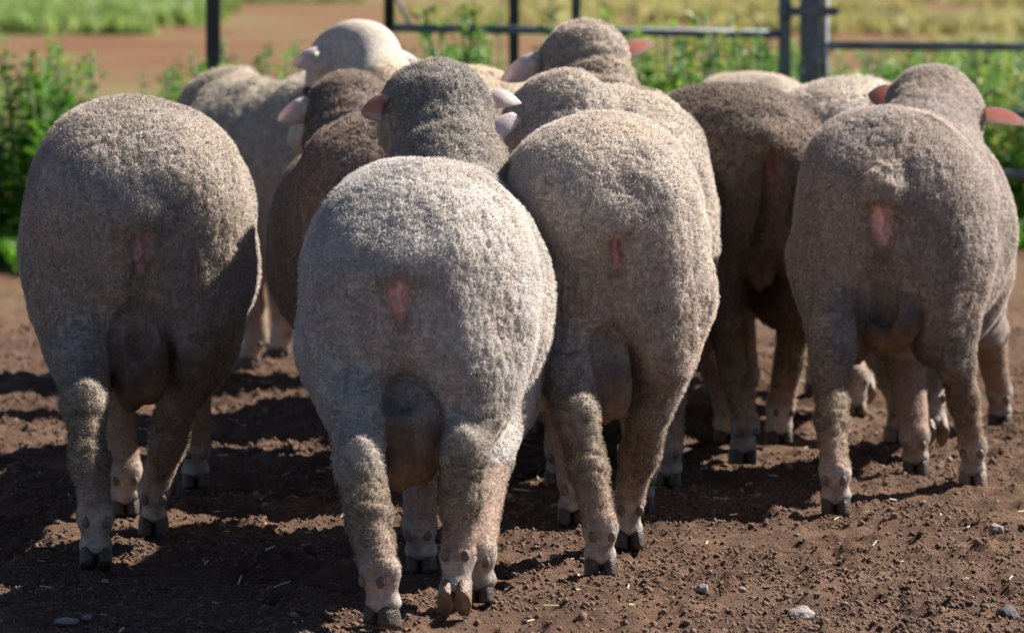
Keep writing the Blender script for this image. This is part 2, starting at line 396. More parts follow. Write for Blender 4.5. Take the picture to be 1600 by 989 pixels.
    hv = noise(V, .11, seed) * .6 + noise(V, .035, seed + 3) * .4
    C *= (1 + .20 * hv)[:, None]
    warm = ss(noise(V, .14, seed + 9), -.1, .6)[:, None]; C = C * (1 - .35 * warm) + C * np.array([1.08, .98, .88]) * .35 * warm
    # greasy dark + tan staining between and down the back of the thighs
    st = ss(V[:, 2], z(.44), z(.26)) * ss(V[:, 1], -.08, -.30) * dirty * (.75 + .9 * noise(V, (.05, .05, .09), seed + 21))
    st = st.clip(0, 1)
    C = C * (1 - st[:, None] * .9) + np.array([.215, .165, .118]) * (st[:, None] * .9)
    leg_w = np.zeros(n, dtype=np.float32)
    tanw = np.array([.33, .255, .175]); skin = np.array([.44, .29, .23]); white = np.array([.50, .42, .36])
    for hind, hock, fl, cor, p, Mf, sx in legs:
        t1, d1 = seg_t(V, hock, fl); t2, d2 = seg_t(V, fl, cor); 
        near1 = ss(d1, .075, .05) * (V[:, 2] < hock[2] + .01)
        tt = t1 if hind else np.clip(t1 * .6 + .5, 0, 1) * (V[:, 2] < hock[2])
        k1 = near1 * ss(tt + noise(V, .03, seed + 2) * .15, .0, .35); C = C * (1 - .75 * k1[:, None]) + tanw * (.85 + .3 * noise(V, .02, seed)[:, None]) * .75 * k1[:, None]
        k2 = near1 * ss(tt + noise(V, .025, seed + 1) * .25, .55 if hind else .25, .95); C = C * (1 - k2[:, None] * .6) + skin * .6 * k2[:, None]
        k3 = ss(d2, .07, .045) * ss(V[:, 2] + noise(V, .02, seed + 6) * .015, fl[2] + .03, fl[2] - .015); C = C * (1 - k3[:, None]) + (white * (1 - .35 * ss(noise(V, .022, seed + 4), -.2, .5)[:, None]) + 0 * skin) * k3[:, None]
        wool_w = np.minimum(wool_w, 1 - .45 * k2 * (1 if hind else 1.3)); wool_w = np.minimum(wool_w, 1 - .78 * k3)
    # face skin
    t4, d4 = seg_t(V, hc + md * .07 * hs, hc + md * .22 * hs); fk = ss((V - hc) @ md, .055 * hs, .085 * hs) * (d4 < .13)
    if head and head.get('dark'):
        hk = ss(np.minimum(np.linalg.norm(V - hc, axis=1), seg_t(V, lerp_(nb, back, .45), back)[1] + .03), .22, .12)[:, None]; C = C * (1 - hk * head['dark']) * (1 - hk * np.array([0, .03, .07]))
    if head and head.get('bare'):
        fk = np.maximum(fk, ss(np.linalg.norm(V - hc, axis=1), .19, .13))
    C = C * (1 - fk[:, None]) + np.array(face) * fk[:, None]; wool_w = np.minimum(wool_w, 1 - fk)
    Nrm_in = np.zeros(n, dtype=np.float32)
    if patch:
        ps = patch if isinstance(patch, (int, float)) and not isinstance(patch, bool) else 1.0
        dx = V[:, 0] / (.019 * ps); dz = (V[:, 2] - pz) / (.040 * ps) ; dx = dx * (1 + .45 * np.clip(-dz, -1, 1))
        pd = np.sqrt(dx ** 2 + dz ** 2) + noise(V, .012, seed) * .3
        pk = ss(pd, 1.15, .75) * (V[:, 1] < -.3 * L)
        pc = np.array(patch_c) * np.array([1, .97, 1.03]) * (1 + .25 * noise(V, .015, seed + 2)[:, None]) + np.array([.12, .13, .15]) * ss(-dz, .1, .8)[:, None] * .6
        C = C * (1 - pk[:, None]) + pc * pk[:, None]; wool_w = np.minimum(wool_w, 1 - 1.0 * pk); 
        Nrm_in += pk * (.012 - .009 * ss(np.abs(V[:, 0] + .003 * np.sin(V[:, 2] * 150)), .008, .001))
        rim = ss(pd, 2.2, 1.2) * (1 - pk) * (V[:, 1] < -.3 * L); C = C * (1 - .3 * rim[:, None]) + np.array([.26, .15, .08]) * .3 * rim[:, None]
    if scrotum:
        sd2 = np.sqrt(((V[:, 0] - sxx) / (sw * 1.25)) ** 2 + ((V[:, 1] - syy) / (sw * 1.5)) ** 2 + ((V[:, 2] - sz - .01) / (sh * .85)) ** 2)
        sk = ss(sd2 + noise(V, .03, seed + 5) * .12, 1.12, .95) * (.55 + .45 * ss(V[:, 2], sz + sh * .6, sz + sh * .1))
        scc = np.array([.16, .108, .08]) * (scrotum[4] if len(scrotum) > 4 else 1) * (1 + .35 * noise(V, .02, seed)[:, None]) + np.array([.08, .045, .015]) * ss(V[:, 2], sz, sz - sh * .5)[:, None]
        C = C * (1 - sk[:, None]) + scc * sk[:, None]; wool_w = np.minimum(wool_w, 1 - .85 * sk)
    C = C.clip(.01, .85)
    me0 = bpy.data.meshes.new('tmp'); me0.from_pydata([], [], []); bpy.data.meshes.remove(me0)
    # normals by face accumulation
    def vnorm(V):
        a, b, c, d = V[Q[:, 0]], V[Q[:, 1]], V[Q[:, 2]], V[Q[:, 3]]; fn = np.cross(c - a, d - b); N_ = np.zeros_like(V)
        for k in range(4):
            for ax in range(3): N_[:, ax] += np.bincount(Q[:, k], fn[:, ax], len(V))
        return N_ / (np.linalg.norm(N_, axis=1)[:, None] + 1e-12)
    Nn = vnorm(V)
    if ((V - V.mean(0)) * Nn).sum(1).mean() < 0: Q = Q[:, ::-1]; Nn = -Nn
    wk = np.clip(wool_w, 0, 1)
    lf = .35 + .65 * ss(V[:, 2], z(.30), z(.40)); dsp = -fleece_cracks(V, seed) * .0040 * lf * wk + (noise(V, .19, seed + 40) * .014 + noise(V, .085, seed + 41) * .005) * lf + noise(V, .05, seed + 11) * .0026 * lf + noise(V, (.016, .02, .035), seed + 12) * .0014 * wk
    Vw = V + np.stack([noise(V, .05, seed + 71 + k) for k in range(3)], 1) * .012; fold = noise(Vw, (.07, .06, .021), seed + 14); dsp -= (1 - np.abs(fold) * 3.5).clip(0, 1) * .0042 * wk * ss(V[:, 2], z(.5), z(.3)) * ss(V[:, 1], -.1, -.25)
    # neck wrinkles
    tn, dn = seg_t(V, lerp_(nb, back, .3), back); nk = ss(tn, .05, .3) * ss(dn, .2, .13)
    dsp += nk * wk * (head.get('wr', .0015) if head else .001) * np.sin(tn * 26 + noise(V, .06, seed) * 3)
    if head and head.get('folds'):
        fy = V[:, 1] + .25 * (V[:, 2] - .5) ** 2 + .02 * noise(V, .2, seed)
        for y0 in (.12, .27, .42): dsp += .011 * np.exp(-((fy - y0 * L) / .022) ** 2) * ss(V[:, 2], .3, .45)
    if tuft:
        td = np.sqrt((V[:, 0] / .042) ** 2 + ((V[:, 2] - pz - .085) / .05) ** 2); tk = ss(td, 1.2, .4) * (V[:, 1] < -.3 * L); dsp += tk * .012 * tuft * (1 + .8 * noise(V, .018, seed))
        C += (tk * .08 * tuft)[:, None] * np.array([1, .92, .72])
    V = V + Nn * (dsp - Nrm_in)[:, None]
    Nn = vnorm(V)
    tri = np.concatenate([Q[:, [0, 1, 2]], Q[:, [0, 2, 3]]])
    Vf, Qf, Tf, Cf = fibres(V, Nn, tri, C, wool_w * (wool_w > .12), dens, flen, fwid, seed)
    n0 = len(V)
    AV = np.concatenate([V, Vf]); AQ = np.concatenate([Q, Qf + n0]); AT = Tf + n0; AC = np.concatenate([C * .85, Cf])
    mi = np.concatenate([np.zeros(len(Q)), np.ones(len(Qf) + len(Tf))])
    mesh_np('body', AV, AQ, AT, (COAT, FIBRE), root, AC, mi)
    # hooves + dewclaws
    for k, (hind, hock, fl, cor, p, Mf, sx) in enumerate(legs):
        hm = hoofs[k] if isinstance(hoofs, (list, tuple)) else hoofs
        hoof_mesh('hoof', Mf, 1.0 if hind else .95, hm, root)
        for s in (-1, 1):
            c = Mf @ Vector((s * .0165, -.0465, .064)); nub('dewclaw', c, (.0075, .0065, .0105), DEW, root, 1 if vox > .008 else 2)
    # ears, eyes
    for e in (ears if ears is not None else [dict(s=-1), dict(s=1)]):
        s = e['s']; b = hc + lat * s * .082 * hs * wc + upv * .012 * hs - md * .015 + np.array(e.get('off', (0, 0, 0)))
        dv = e.get('dir'); 
        if dv is None: dv = lat * s + upv * -.1 - md * .2
        else: dv = np.array([ca * dv[0] - sa * dv[1], sa * dv[0] + ca * dv[1], dv[2]])
        ov = e.get('open')
        if ov is None: ov = md * .6 - upv * .5
        else: ov = np.array([ca * ov[0] - sa * ov[1], sa * ov[0] + ca * ov[1], ov[2]])
        ear_mesh(b, dv, ov, root, L=e.get('L', .115), W=e.get('W', .030), tagm=e.get('tag'), tag_side=e.get('ts', -1), tag_t=e.get('tt', .42))
    for s in (-1, 1):
        c = hc + md * .085 * hs + lat * s * .062 * hs + upv * .005; nub('eye', c, (.013, .013, .012), EYE, root, 2)
    return root
def lerp_(a, b, t): return a + (b - a) * t

NEAR = dict(vox=.0045, dens=400000, flen=.0044, fwid=.0008)
MID = dict(vox=.009, dens=190000, flen=.0048, fwid=.0013)
FARS = dict(vox=.012, dens=70000, flen=.005, fwid=.002)

# 1: far left ram
sheep('leftmost ram, grey brown, rump to camera with its head hidden', (219, 9.93), -4,
      [(150, 897, .0, 25), (240, 842, 0, 8), (196, 806, 0, 5), (306, 768, 0, 10)], W=1.07, H=1.085, wool=(.32, .283, .248), seed=11,
      scrotum=(0.0, .335, .048, .13), tail_z=.492, patch=.9, patch_c=(.55, .36, .33), **NEAR)
# 2: centre front ram
sheep('nearest ram in the centre, light grey with dark raised head and pink rump patch', (626, 9.18), 6.5,
      [(596, 986, 0, 15, 25), (708, 968, .0, 50), (658, 896, 0, 5), (747, 946, 0, 10)], W=.97, H=1.0, wool=(.385, .36, .338), seed=22,
      scrotum=(.008, .27, .050, .125), tail_z=.505, patch=.85, hoofs=[HOOF, HOOF_PALE, HOOF, HOOF],
      head=dict(at=(682, 188, 10.25), muz=(-.06, .75, -.6), neck=.090, cap=.98, dark=.36), 
      ears=[dict(s=-1, dir=(-.85, -.45, .10), open=(-.45, -.8, -.2), L=.072, W=.031, off=(.012, -.045, .0)), dict(s=1, dir=(1, -.05, .10), open=(.15, .7, -.6), L=.070, W=.025, tag=TAGY, tt=.1, ts=1, off=(0, 0, .012))], **NEAR)
# 3: centre right ram
sheep('tan ram just right of the nearest one, its head turned left and lowered', (963, 9.75), -4.5,
      [(938, 907, 0, 12), (982, 862, 0, 10), (893, 822, 0, 5), (1000, 800, 0, 0)], W=.93, H=1.06, wool=(.38, .335, .295), seed=33,
      scrotum=(-.005, .315, .036, .11), tail_z=.508, patch=.7, patch_c=(.45, .25, .22),
      head=dict(at=(862, 208, 10.7), muz=(-.5, .6, -.6), neck=.10, cap=1.0), ears=[dict(s=-1, dir=(-.7, -.3, -.65), open=(.3, .6, -.5), L=.10, off=(-.01, -.05, .018)), dict(s=1)], **NEAR)
# 6: right ram
sheep('rightmost ram, tufted tail stump over pink patch, both pink ears spread', (1379, 10.78), 8.5,
      [(1306, 806, 0, 5), (1520, 766, 0, 8), (1431, 742, 0, 0), (1562, 668, 0, 0)], W=1.0, H=1.03, wool=(.285, .245, .22), seed=44,
      scrotum=(.01, .338, .056, .085, .7), tail_z=.508, tuft=1.0, patch=1.05,
      head=dict(at=(1464, 184, 12.0), muz=(.25, .75, -.6), roll=-10, neck=.10, cap=.95), hoofs=[HOOF, HOOF_PALE, HOOF, HOOF],
      ears=[dict(s=-1, dir=(-.95, -.3, .30), open=(-.1, -.8, -.2), L=.085, W=.032), dict(s=1, dir=(1, -.1, -.12), open=(.1, -.65, -.55), L=.12, W=.026)], **NEAR)
# 4: head raised behind ram 3
sheep('ram with grey head highest of all against the gate, pink right ear raised', (960, 10.95), 0,
      [(872, 762, 0, 0), (1042, 762, 0, 5), (850, 678, 0, 0), (1020, 690, 0, 0)], W=1.05, H=1.075, wool=(.355, .315, .275), seed=55,
      tail_z=.55, head=dict(at=(903, 102, 12.0), muz=(-.3, .9, -.3), neck=.088, cap=.9, wr=.004, dark=.12),
      ears=[dict(s=-1, dir=(-1, -.2, -.5), open=(.1, .9, .1), L=.105, tag=TAGM, ts=-3, tt=.3), dict(s=1, dir=(1, -.1, .38), open=(0, -.8, -.35), L=.095, W=.024)], **MID)
# 5: dark brown ram, wool colour darkened further to stand in for shadow
sheep('dark shaded ram seen left of the rightmost ram, head hidden', (1205, 11.55), -14,
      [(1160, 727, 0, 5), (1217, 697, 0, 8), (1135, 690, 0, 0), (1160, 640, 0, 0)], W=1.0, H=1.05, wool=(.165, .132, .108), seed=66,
      scrotum=(0, .375, .03, .06), tail_z=.56, patch=.9, patch_c=(.28, .12, .11), **MID)
# 9: dark brown behind ram 2
sheep("dark brown ram seen left of the nearest ram's head, tag in left ear", (636, 10.95), -8,
      [(572, 765, 0, 0), (695, 765, 0, 0), (560, 700, 0, 0), (702, 705, 0, 0)], W=.98, H=1.0, wool=(.19, .148, .122), seed=77,
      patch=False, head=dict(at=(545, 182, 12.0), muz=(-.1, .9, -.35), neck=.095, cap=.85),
      ears=[dict(s=-1, dir=(-.9, -.25, -.42), open=(.1, .9, .2), L=.085, tag=TAGM, ts=-3, tt=.3, off=(-.005, -.03, .012)), dict(s=1)], **MID)
# 10: pale cream
sheep('pale cream ram, head raised behind the dark brown ram', (798, 12.2), -22,
      [(700, 640, 0, 0), (815, 668, 0, 0), (625, 610, 0, 0), (660, 600, 0, 0)], W=.92, H=1.06, wool=(.44, .375, .295), seed=88, patch=False, L=.75,
      head=dict(at=(540, 104, 12.95), muz=(-.68, .32, -.72), neck=.085, cap=.84, bare=True), face=(.60, .52, .43),
      ears=[dict(s=-1, dir=(-.95, -.25, -.1), open=(0, .8, -.3), L=.09, W=.034, tag=TAGM, ts=-3, tt=.45), dict(s=1, dir=(1, .0, .02), open=(0, .5, -.7), L=.13)], **MID)
# 8: grey, seen from the side
sheep('grey ram at back left, partly side on, head lowered below the square post', (755, 13.4), -60,
      [None, None, (386, 577, 0, 0), (432, 560, 0, 0)], W=.98, H=1.03, L=.85, wool=(.33, .29, .24), seed=99, patch=False,
      head=dict(at=(335, 172, 13.9), muz=(-.8, .3, -.6), neck=.10, cap=.85, folds=True), ears=[dict(s=1, dir=(.3, .8, 0)), dict(s=-1, dir=(-.7, -.1, -.5), L=.06)], **FARS)
# 7: behind the rightmost ram
sheep('pale grey ram mostly hidden behind the rightmost ram, back showing under the hinge post', (1372, 12.30), -10,
      [(1400, 690, 0, 0), (1465, 700, .015, 45), (1336, 657, 0, 20), (1352, 634, .02, 40)], W=1.0, H=1.02, wool=(.40, .35, .30), seed=111, patch=False, hoofs=HOOF_PALE, **FARS)
# 12: behind 5
sheep('ram showing only the top of its back above the dark shaded ram', (1195, 13.3), -3,
      [(1118, 620, 0, 0), (1275, 620, 0, 0), (1125, 580, 0, 0), (1270, 575, 0, 0)], W=.98, H=.995, wool=(.36, .31, .26), seed=122, patch=False, **FARS)

# ------------------------------------------------------------------ ground
def soil_mat():
    m, t, b = new_mat('red_soil'); N = t.nodes; L = t.links; b.inputs['Roughness'].default_value = .95; b.inputs['Specular IOR Level'].default_value = .15
    tc = N.new('ShaderNodeTexCoord'); 
    def nz(s, d=6, rg=.6):
        n = N.new('ShaderNodeTexNoise'); n.inputs['Scale'].default_value = s; n.inputs['Detail'].default_value = d; n.inputs['Roughness'].default_value = rg; L.new(tc.outputs['Object'], n.inputs['Vector']); return n
    n1 = nz(3.5, 8); r = N.new('ShaderNodeValToRGB'); cr = r.color_ramp; cr.elements[0].position = .3; cr.elements[1].position = .72
    cr.elements[0].color = (.078, .042, .028, 1); cr.elements[1].color = (.225, .135, .087, 1); L.new(n1.outputs['Fac'], r.inputs[0])
    n2 = nz(60, 6, .7); r2 = N.new('ShaderNodeMapRange'); r2.inputs[1].default_value = .3; r2.inputs[2].default_value = .7; r2.inputs[3].default_value = .6; r2.inputs[4].default_value = 1.35; L.new(n2.outputs['Fac'], r2.inputs[0])
    mx = N.new('ShaderNodeMix'); mx.data_type = 'RGBA'; mx.blend_type = 'MULTIPLY'; mx.inputs[0].default_value = 1; L.new(r.outputs[0], mx.inputs[6]); L.new(r2.outputs[0], mx.inputs[7])
    # far paddock: redder, with greenish-tan growth patches
    sx = N.new('ShaderNodeSeparateXYZ'); L.new(tc.outputs['Object'], sx.inputs[0])
    fr = N.new('ShaderNodeMapRange'); fr.inputs[1].default_value = 14; fr.inputs[2].default_value = 20; L.new(sx.outputs[1], fr.inputs[0])
    n3 = nz(.3, 8, .7); r3 = N.new('ShaderNodeValToRGB'); c3 = r3.color_ramp; c3.elements[0].position = .42; c3.elements[1].position = .62
    c3.elements[0].color = (.215, .10, .052, 1); c3.elements[1].color = (.22, .18, .08, 1); c3.elements.new(.25).color = (.13, .056, .033, 1); L.new(n3.outputs['Fac'], r3.inputs[0])
    mf = N.new('ShaderNodeMix'); mf.data_type = 'RGBA'; L.new(fr.outputs[0], mf.inputs[0]); L.new(mx.outputs[2], mf.inputs[6]); L.new(r3.outputs[0], mf.inputs[7])
    L.new(mf.outputs[2], b.inputs['Base Color'])
    n4 = nz(140, 8, .7); bp = N.new('ShaderNodeBump'); bp.inputs['Strength'].default_value = .8; bp.inputs['Distance'].default_value = .02; L.new(n4.outputs['Fac'], bp.inputs['Height']); L.new(bp.outputs[0], b.inputs['Normal'])
    return m
SOIL = soil_mat()
def graded(a, b, step, far, ratio=1.12):
    mid = np.arange(a, b, step); up = []; s = step; x = mid[-1]
    while x < far: s *= ratio; x += s; up.append(x)
    return mid, np.array(up)
xm, xu = graded(-1.5, 1.5, .011, 1500, 1.16); xs = np.concatenate([-(xu[::-1]) - (xm[-1] + xm[0]) * 0, xm, xu]); xs.sort()
ym, yu = graded(8.3, 13.6, .012, 3500, 1.06); yd = []; s = .012; y = 8.3
while y > -60: s *= 1.2; y -= s; yd.append(y)
ys = np.concatenate([np.array(yd)[::-1], ym, yu])
XX, YY = np.meshgrid(xs, ys, indexing='ij')
def ground_h(x, y):
    Pn = np.stack([x, y, np.zeros_like(x)], -1).reshape(-1, 3).astype(np.float32)
    near = ss(np.abs(Pn[:, 1] - 11), 9, 4) * ss(np.abs(Pn[:, 0]), 6, 2.5)
    h = noise(Pn, .55, 1) * .008 + noise(Pn, .17, 2) * .0065 + noise(Pn, .07, 3) * .0065
    cl = noise(Pn, .035, 4) * .5 + noise(Pn, .02, 6) * .5
    h += np.maximum(cl, -.2) * .018 + np.abs(noise(Pn, .024, 9)) * .006 * (.5 + .8 * ss(noise(Pn, .4, 5), -.3, .5))
    h -= ss(noise(Pn, .09, 8), .45, .8) * .012
    pr = rng(77); sel = np.nonzero((Pn[:, 1] > 8) & (Pn[:, 1] < 14.5) & (np.abs(Pn[:, 0]) < 1.8))[0]
    if len(sel):
        q_ = Pn[sel]; hh = np.zeros(len(sel), dtype=np.float32); od = np.argsort(q_[:, 1]); ysrt = q_[od, 1]
        for _ in range(420):
            cx, cy, a = pr.uniform(-1.7, 1.7), pr.uniform(8.2, 14), pr.uniform(-.6, .6); lo_, hi_ = np.searchsorted(ysrt, (cy - .09, cy + .09)); ii = od[lo_:hi_]
            if not len(ii): continue
            dx = (q_[ii, 0] - cx) * math.cos(a) + (q_[ii, 1] - cy) * math.sin(a); dy = -(q_[ii, 0] - cx) * math.sin(a) + (q_[ii, 1] - cy) * math.cos(a)
            rr = np.sqrt((np.abs(dx) - .015) ** 2 / .014 ** 2 + dy ** 2 / .032 ** 2); hh[ii] += -.013 * ss(rr, 1.25, .7) + .006 * np.exp(-((rr - 1.7) / .4) ** 2)
        h[sel] += hh
    return (h * near).reshape(x.shape)
ZZ = ground_h(XX, YY) - .004
nx, ny = XX.shape; idx = np.arange(nx * ny).reshape(nx, ny)
q = np.stack([idx[:-1, :-1], idx[1:, :-1], idx[1:, 1:], idx[:-1, 1:]], -1).reshape(-1, 4)
tag(mesh_np('ground', np.stack([XX, YY, ZZ], -1).reshape(-1, 3), q, None, (SOIL,)), kind='structure')

def scatter_lumps(name, n, smin, smax, xr, yr, mat, seed, flat=.6, clump=True):
    r = rng(seed); bm = bmesh.new(); bmesh.ops.create_icosphere(bm, subdivisions=1, radius=1)
    if n > 1e5:
        bm.clear(); ov = [bm.verts.new(c) for c in ((1,0,0),(0,1,0),(-1,0,0),(0,-1,0),(0,0,1),(0,0,-1))]
        for a_ in range(4):
            for p_ in (4, 5): bm.faces.new((ov[a_], ov[(a_ + 1) % 4], ov[p_])[::(1 if p_ == 4 else -1)])
        bm.verts.index_update()
    bv = np.array([v.co[:] for v in bm.verts]); bf = np.array([[v.index for v in f.verts] for f in bm.faces]); bm.free()
    y = yr[0] + (yr[1] - yr[0]) * r.random(n) ** 1.3; x = xr[0] + (xr[1] - xr[0]) * r.random(n)
    if clump:
        k = ss(noise(np.stack([x, y, x * 0], -1), .3, seed), -.5, .5) > r.random(n) * .8; x, y = x[k], y[k]; n = len(x)
    s = smin * (smax / smin) ** (r.random(n) ** 2.0)
    z = ground_h(x, y) - .004
    V = bv[None] * (1 + (r.random((n, len(bv), 1)) - .5) * .7) * s[:, None, None] * np.stack([.7 + .7 * r.random(n), .7 + .7 * r.random(n), flat * (.7 + .6 * r.random(n))], -1)[:, None]
    a = r.random(n) * 6.28; ca, sa = np.cos(a)[:, None], np.sin(a)[:, None]
    V = np.stack([V[..., 0] * ca - V[..., 1] * sa, V[..., 0] * sa + V[..., 1] * ca, V[..., 2]], -1)
    V += np.stack([x, y, z + s * .15], -1)[:, None]
    T = bf[None] + (np.arange(n) * len(bv))[:, None, None]
    return mesh_np(name, V.reshape(-1, 3), None, T.reshape(-1, 3), (mat,), smooth=True)
CLOD = simple_mat('dry_clod', (.165, .098, .064), .95, 25, .45, .6, bscale=200)
GRIT = simple_mat('pale_grit', (.22, .18, .15), .9, 20, .4, .3)
tag(scatter_lumps('soil_crumbs', 46000, .0018, .0075, (-1.6, 1.6), (8.3, 15), CLOD, 5, flat=.85), 'loose crumbs of red brown soil scattered over the yard', 'soil crumbs', kind='stuff')
tag(scatter_lumps('fine_soil_grains', 230000, .0013, .0052, (-1.3, 1.3), (8.35, 14), CLOD, 15, flat=.9), 'fine gritty grains of dry soil over the yard', 'soil grains', kind='stuff')
tag(scatter_lumps('pale_grit', 900, .0025, .009, (-1.5, 1.5), (8.3, 15), GRIT, 6, clump=False), 'pale bits of grit scattered over the yard', 'grit', kind='stuff')
# straw bits
def straw():
    r = rng(9); n = 420; x = -1.4 + 2.8 * r.random(n); y = 8.4 + 5.5 * r.random(n); z = ground_h(x, y) + .004
    a = r.random(n) * 6.28; L_ = .008 + .035 * r.random(n) ** 2; w_ = .0009 + .001 * r.random(n)
    d = np.stack([np.cos(a), np.sin(a), (r.random(n) - .3) * .5], -1); s = np.stack([-np.sin(a), np.cos(a), 0 * a], -1); u = np.array([0, 0, 1.])
    p = np.stack([x, y, z], -1); V = []
    for e in (-1, 1):
        for (i, j) in ((-1, 0), (0, 1), (1, 0)): V.append(p + d * (L_ * e * .5)[:, None] + s * (w_ * i)[:, None] + u * (w_ * j)[:, None])
    V = np.stack(V, 1); b = (np.arange(n) * 6)[:, None]
    Q = np.concatenate([b + np.array([[0, 1, 4, 3]]), b + np.array([[1, 2, 5, 4]]), b + np.array([[2, 0, 3, 5]])])
    return mesh_np('straw_bits', V.reshape(-1, 3), Q, None, (simple_mat('dry_straw', (.52, .42, .27), .7, 30, .3),), smooth=False)
tag(straw(), 'short bits of dry straw strewn on the dirt', 'straw', kind='stuff')
# individual stones
STONE = simple_mat('grey_stone', (.26, .22, .20), .9, 18, .35, .5, bscale=90); STONED = simple_mat('dark_stone', (.06, .052, .05), .85, 18, .4, .5, bscale=90)
def stone(px, py, w_, h_, mat, label, seed):
    g = G(px, py); r = rng(seed); bm = bmesh.new(); bmesh.ops.create_icosphere(bm, subdivisions=3, radius=1)
    pts = np.array([v.co[:] for v in bm.verts], dtype=np.float32); k = 1 + .28 * noise(pts, .8, seed) + .12 * noise(pts, .35, seed + 1)
    for v, kk in zip(bm.verts, k): v.co = Vector((v.co.x * w_ * kk, v.co.y * w_ * .8 * kk, v.co.z * h_ * kk))
    o = from_bm('stone', bm, mat, smooth=False); o.location = (g[0], g[1], h_ * .45); o.rotation_euler = (0, 0, r.random() * 3)
    tag(o, label, 'stone', 'stones lying on the yard dirt')
stone(1574, 966, .026, .016, STONED, 'dark rounded stone at the bottom right corner of the dirt', 1)
stone(1252, 968, .026, .015, STONE, 'grey brown angular stone near the bottom edge, below the gap left of the rightmost ram', 2)
stone(102, 974, .020, .008, STONE, 'flat pale stone in the shade below the leftmost ram', 3)
stone(1095, 924, .013, .009, STONE, 'small pale grey stone in front of the centre right ram', 4)
stone(1555, 700 + 130, .016, .009, STONE, 'brownish stone on the open dirt below the rightmost ram', 5)
stone(135, 966, .010, .005, STONE, 'tiny pale chip just right of the flat stone in the shade', 6)
stone(865, 872, .010, .006, STONE, 'small stone beside the front hoof of the centre right ram', 7)
stone(795, 779, .010, .008, STONE, 'pale chip in the shade between the two centre rams', 8)

# ------------------------------------------------------------------ fence and gate (about 18 m away)
def tube(bm, a, b, r_, seg=10):
    a, b = Vector(a), Vector(b); d = b - a; q_ = d.to_track_quat('Z', 'Y').to_matrix().to_4x4()
    res = bmesh.ops.create_cone(bm, cap_ends=True, segments=seg, radius1=r_, radius2=r_, depth=d.length, matrix=Matrix.Translation((a + b) / 2) @ q_)
def pipe(name, a, b, r_, mat, parent=None):
    bm = bmesh.new(); tube(bm, a, b, r_, 12); return from_bm(name, bm, mat, parent)
def boxp(name, c, d, mat, parent=None, bev=.004):
    bm = bmesh.new(); bmesh.ops.create_cube(bm, size=1)
    for v in bm.verts: v.co = Vector((c[0] + v.co.x * d[0], c[1] + v.co.y * d[1], c[2] + v.co.z * d[2]))
    bmesh.ops.bevel(bm, geom=bm.edges[:], offset=bev, segments=2, affect='EDGES'); return from_bm(name, bm, mat, parent, smooth=False)
FD = 18.0
def fx(px, z=.7, D=FD): return XD(px, D, z)
def fz(py, D=FD): return P(800, py, D)[2]
def post(px, D, w_, h_, mat, label, name='fence_post', cap=True):
    x = fx(px, .8, D); o = empty(name, (x, D, 0))
    boxp('shaft', (0, 0, h_ / 2 - .15), (w_, w_, h_ + .3), mat, o); boxp('cap', (0, 0, h_ + .004), (w_ + .008, w_ + .008, .008), mat, o, .002)
    tag(o, label, 'post'); return o
post(333, 17.9, .045, 1.25, DARKSTEEL, 'dark square steel post behind the grey ram at the back left')
post(803, 18.3, .032, 1.25, DARKSTEEL, 'slim black steel post behind the head of the centre front ram')
hp = post(1266, 18.0, .062, 1.3, STEEL, 'thick galvanised steel hinge post right of the gate')
zb = fz(18)
boxp('hinge_plate', (0 + .01, -.04, zb), (.15, .018, .028), STEEL, hp, .003)
bm = bmesh.new(); tube(bm, (-.075, -.005, zb - .03), (-.075, -.005, zb + .03), .018); from_bm('hinge_sleeve', bm, STEEL, hp)
# gate: hung to the left of the hinge post
gx0, gx1 = fx(608), fx(1226); z1 = fz(44); z1r = fz(54); gate = empty('yard_gate', (gx1, FD, 0))
def gl(x): return x - gx1
pipe('bottom_rail', (gl(gx0), 0, z1), (0, 0, z1r), .0135, STEEL, gate)
for k in range(1, 4): pipe('rail', (gl(gx0), 0, z1 + .17 * k), (0, 0, z1r + .17 * k), .0115, STEEL, gate)
pipe('end_bar', (gl(gx0), 0, z1 - .012), (gl(gx0), 0, z1 + .53), .0165, DARKSTEEL, gate)
pipe('hinge_bar', (0, 0, .12), (0, 0, z1r + .53), .0195, STEEL, gate)
pipe('middle_bar', (gl(fx(900)), 0, lerp_(z1, z1r, .47)), (gl(fx(900)), 0, z1 + .51), .0145, STEEL, gate)
pipe('brace', (gl(fx(641)), -.018, z1 + .012), (gl(fx(600)), -.018, z1 + .17), .007, PALESTEEL, gate)
tag(gate, 'grey tubular steel yard gate hung left of the hinge post, above the ram backs', 'gate')
# panel to the right
pn = empty('pipe_fence', (fx(1266) + .035, FD + .02, 0)); xr = fx(1600) + 1.1 - fx(1266)
for py, r_ in ((75, .0135), (178, .0135), (272, .0135), (352, .0135)):
    zz = fz(py); pipe('rail', (0, 0, zz + (.006 if py == 75 else 0)), (xr, 0, zz - .006), r_, STEEL, pn)
zz = fz(-30); pipe('rail', (0, 0, zz), (xr, 0, zz), .0135, STEEL, pn)
pipe('upright', (xr, 0, -.1), (xr, 0, zz + .02), .018, STEEL, pn); pipe('upright', (.012, 0, -.1), (.012, 0, zz + .02), .012, STEEL, pn)
tag(pn, 'tubular steel yard panel with horizontal rails right of the hinge post', 'fence panel')

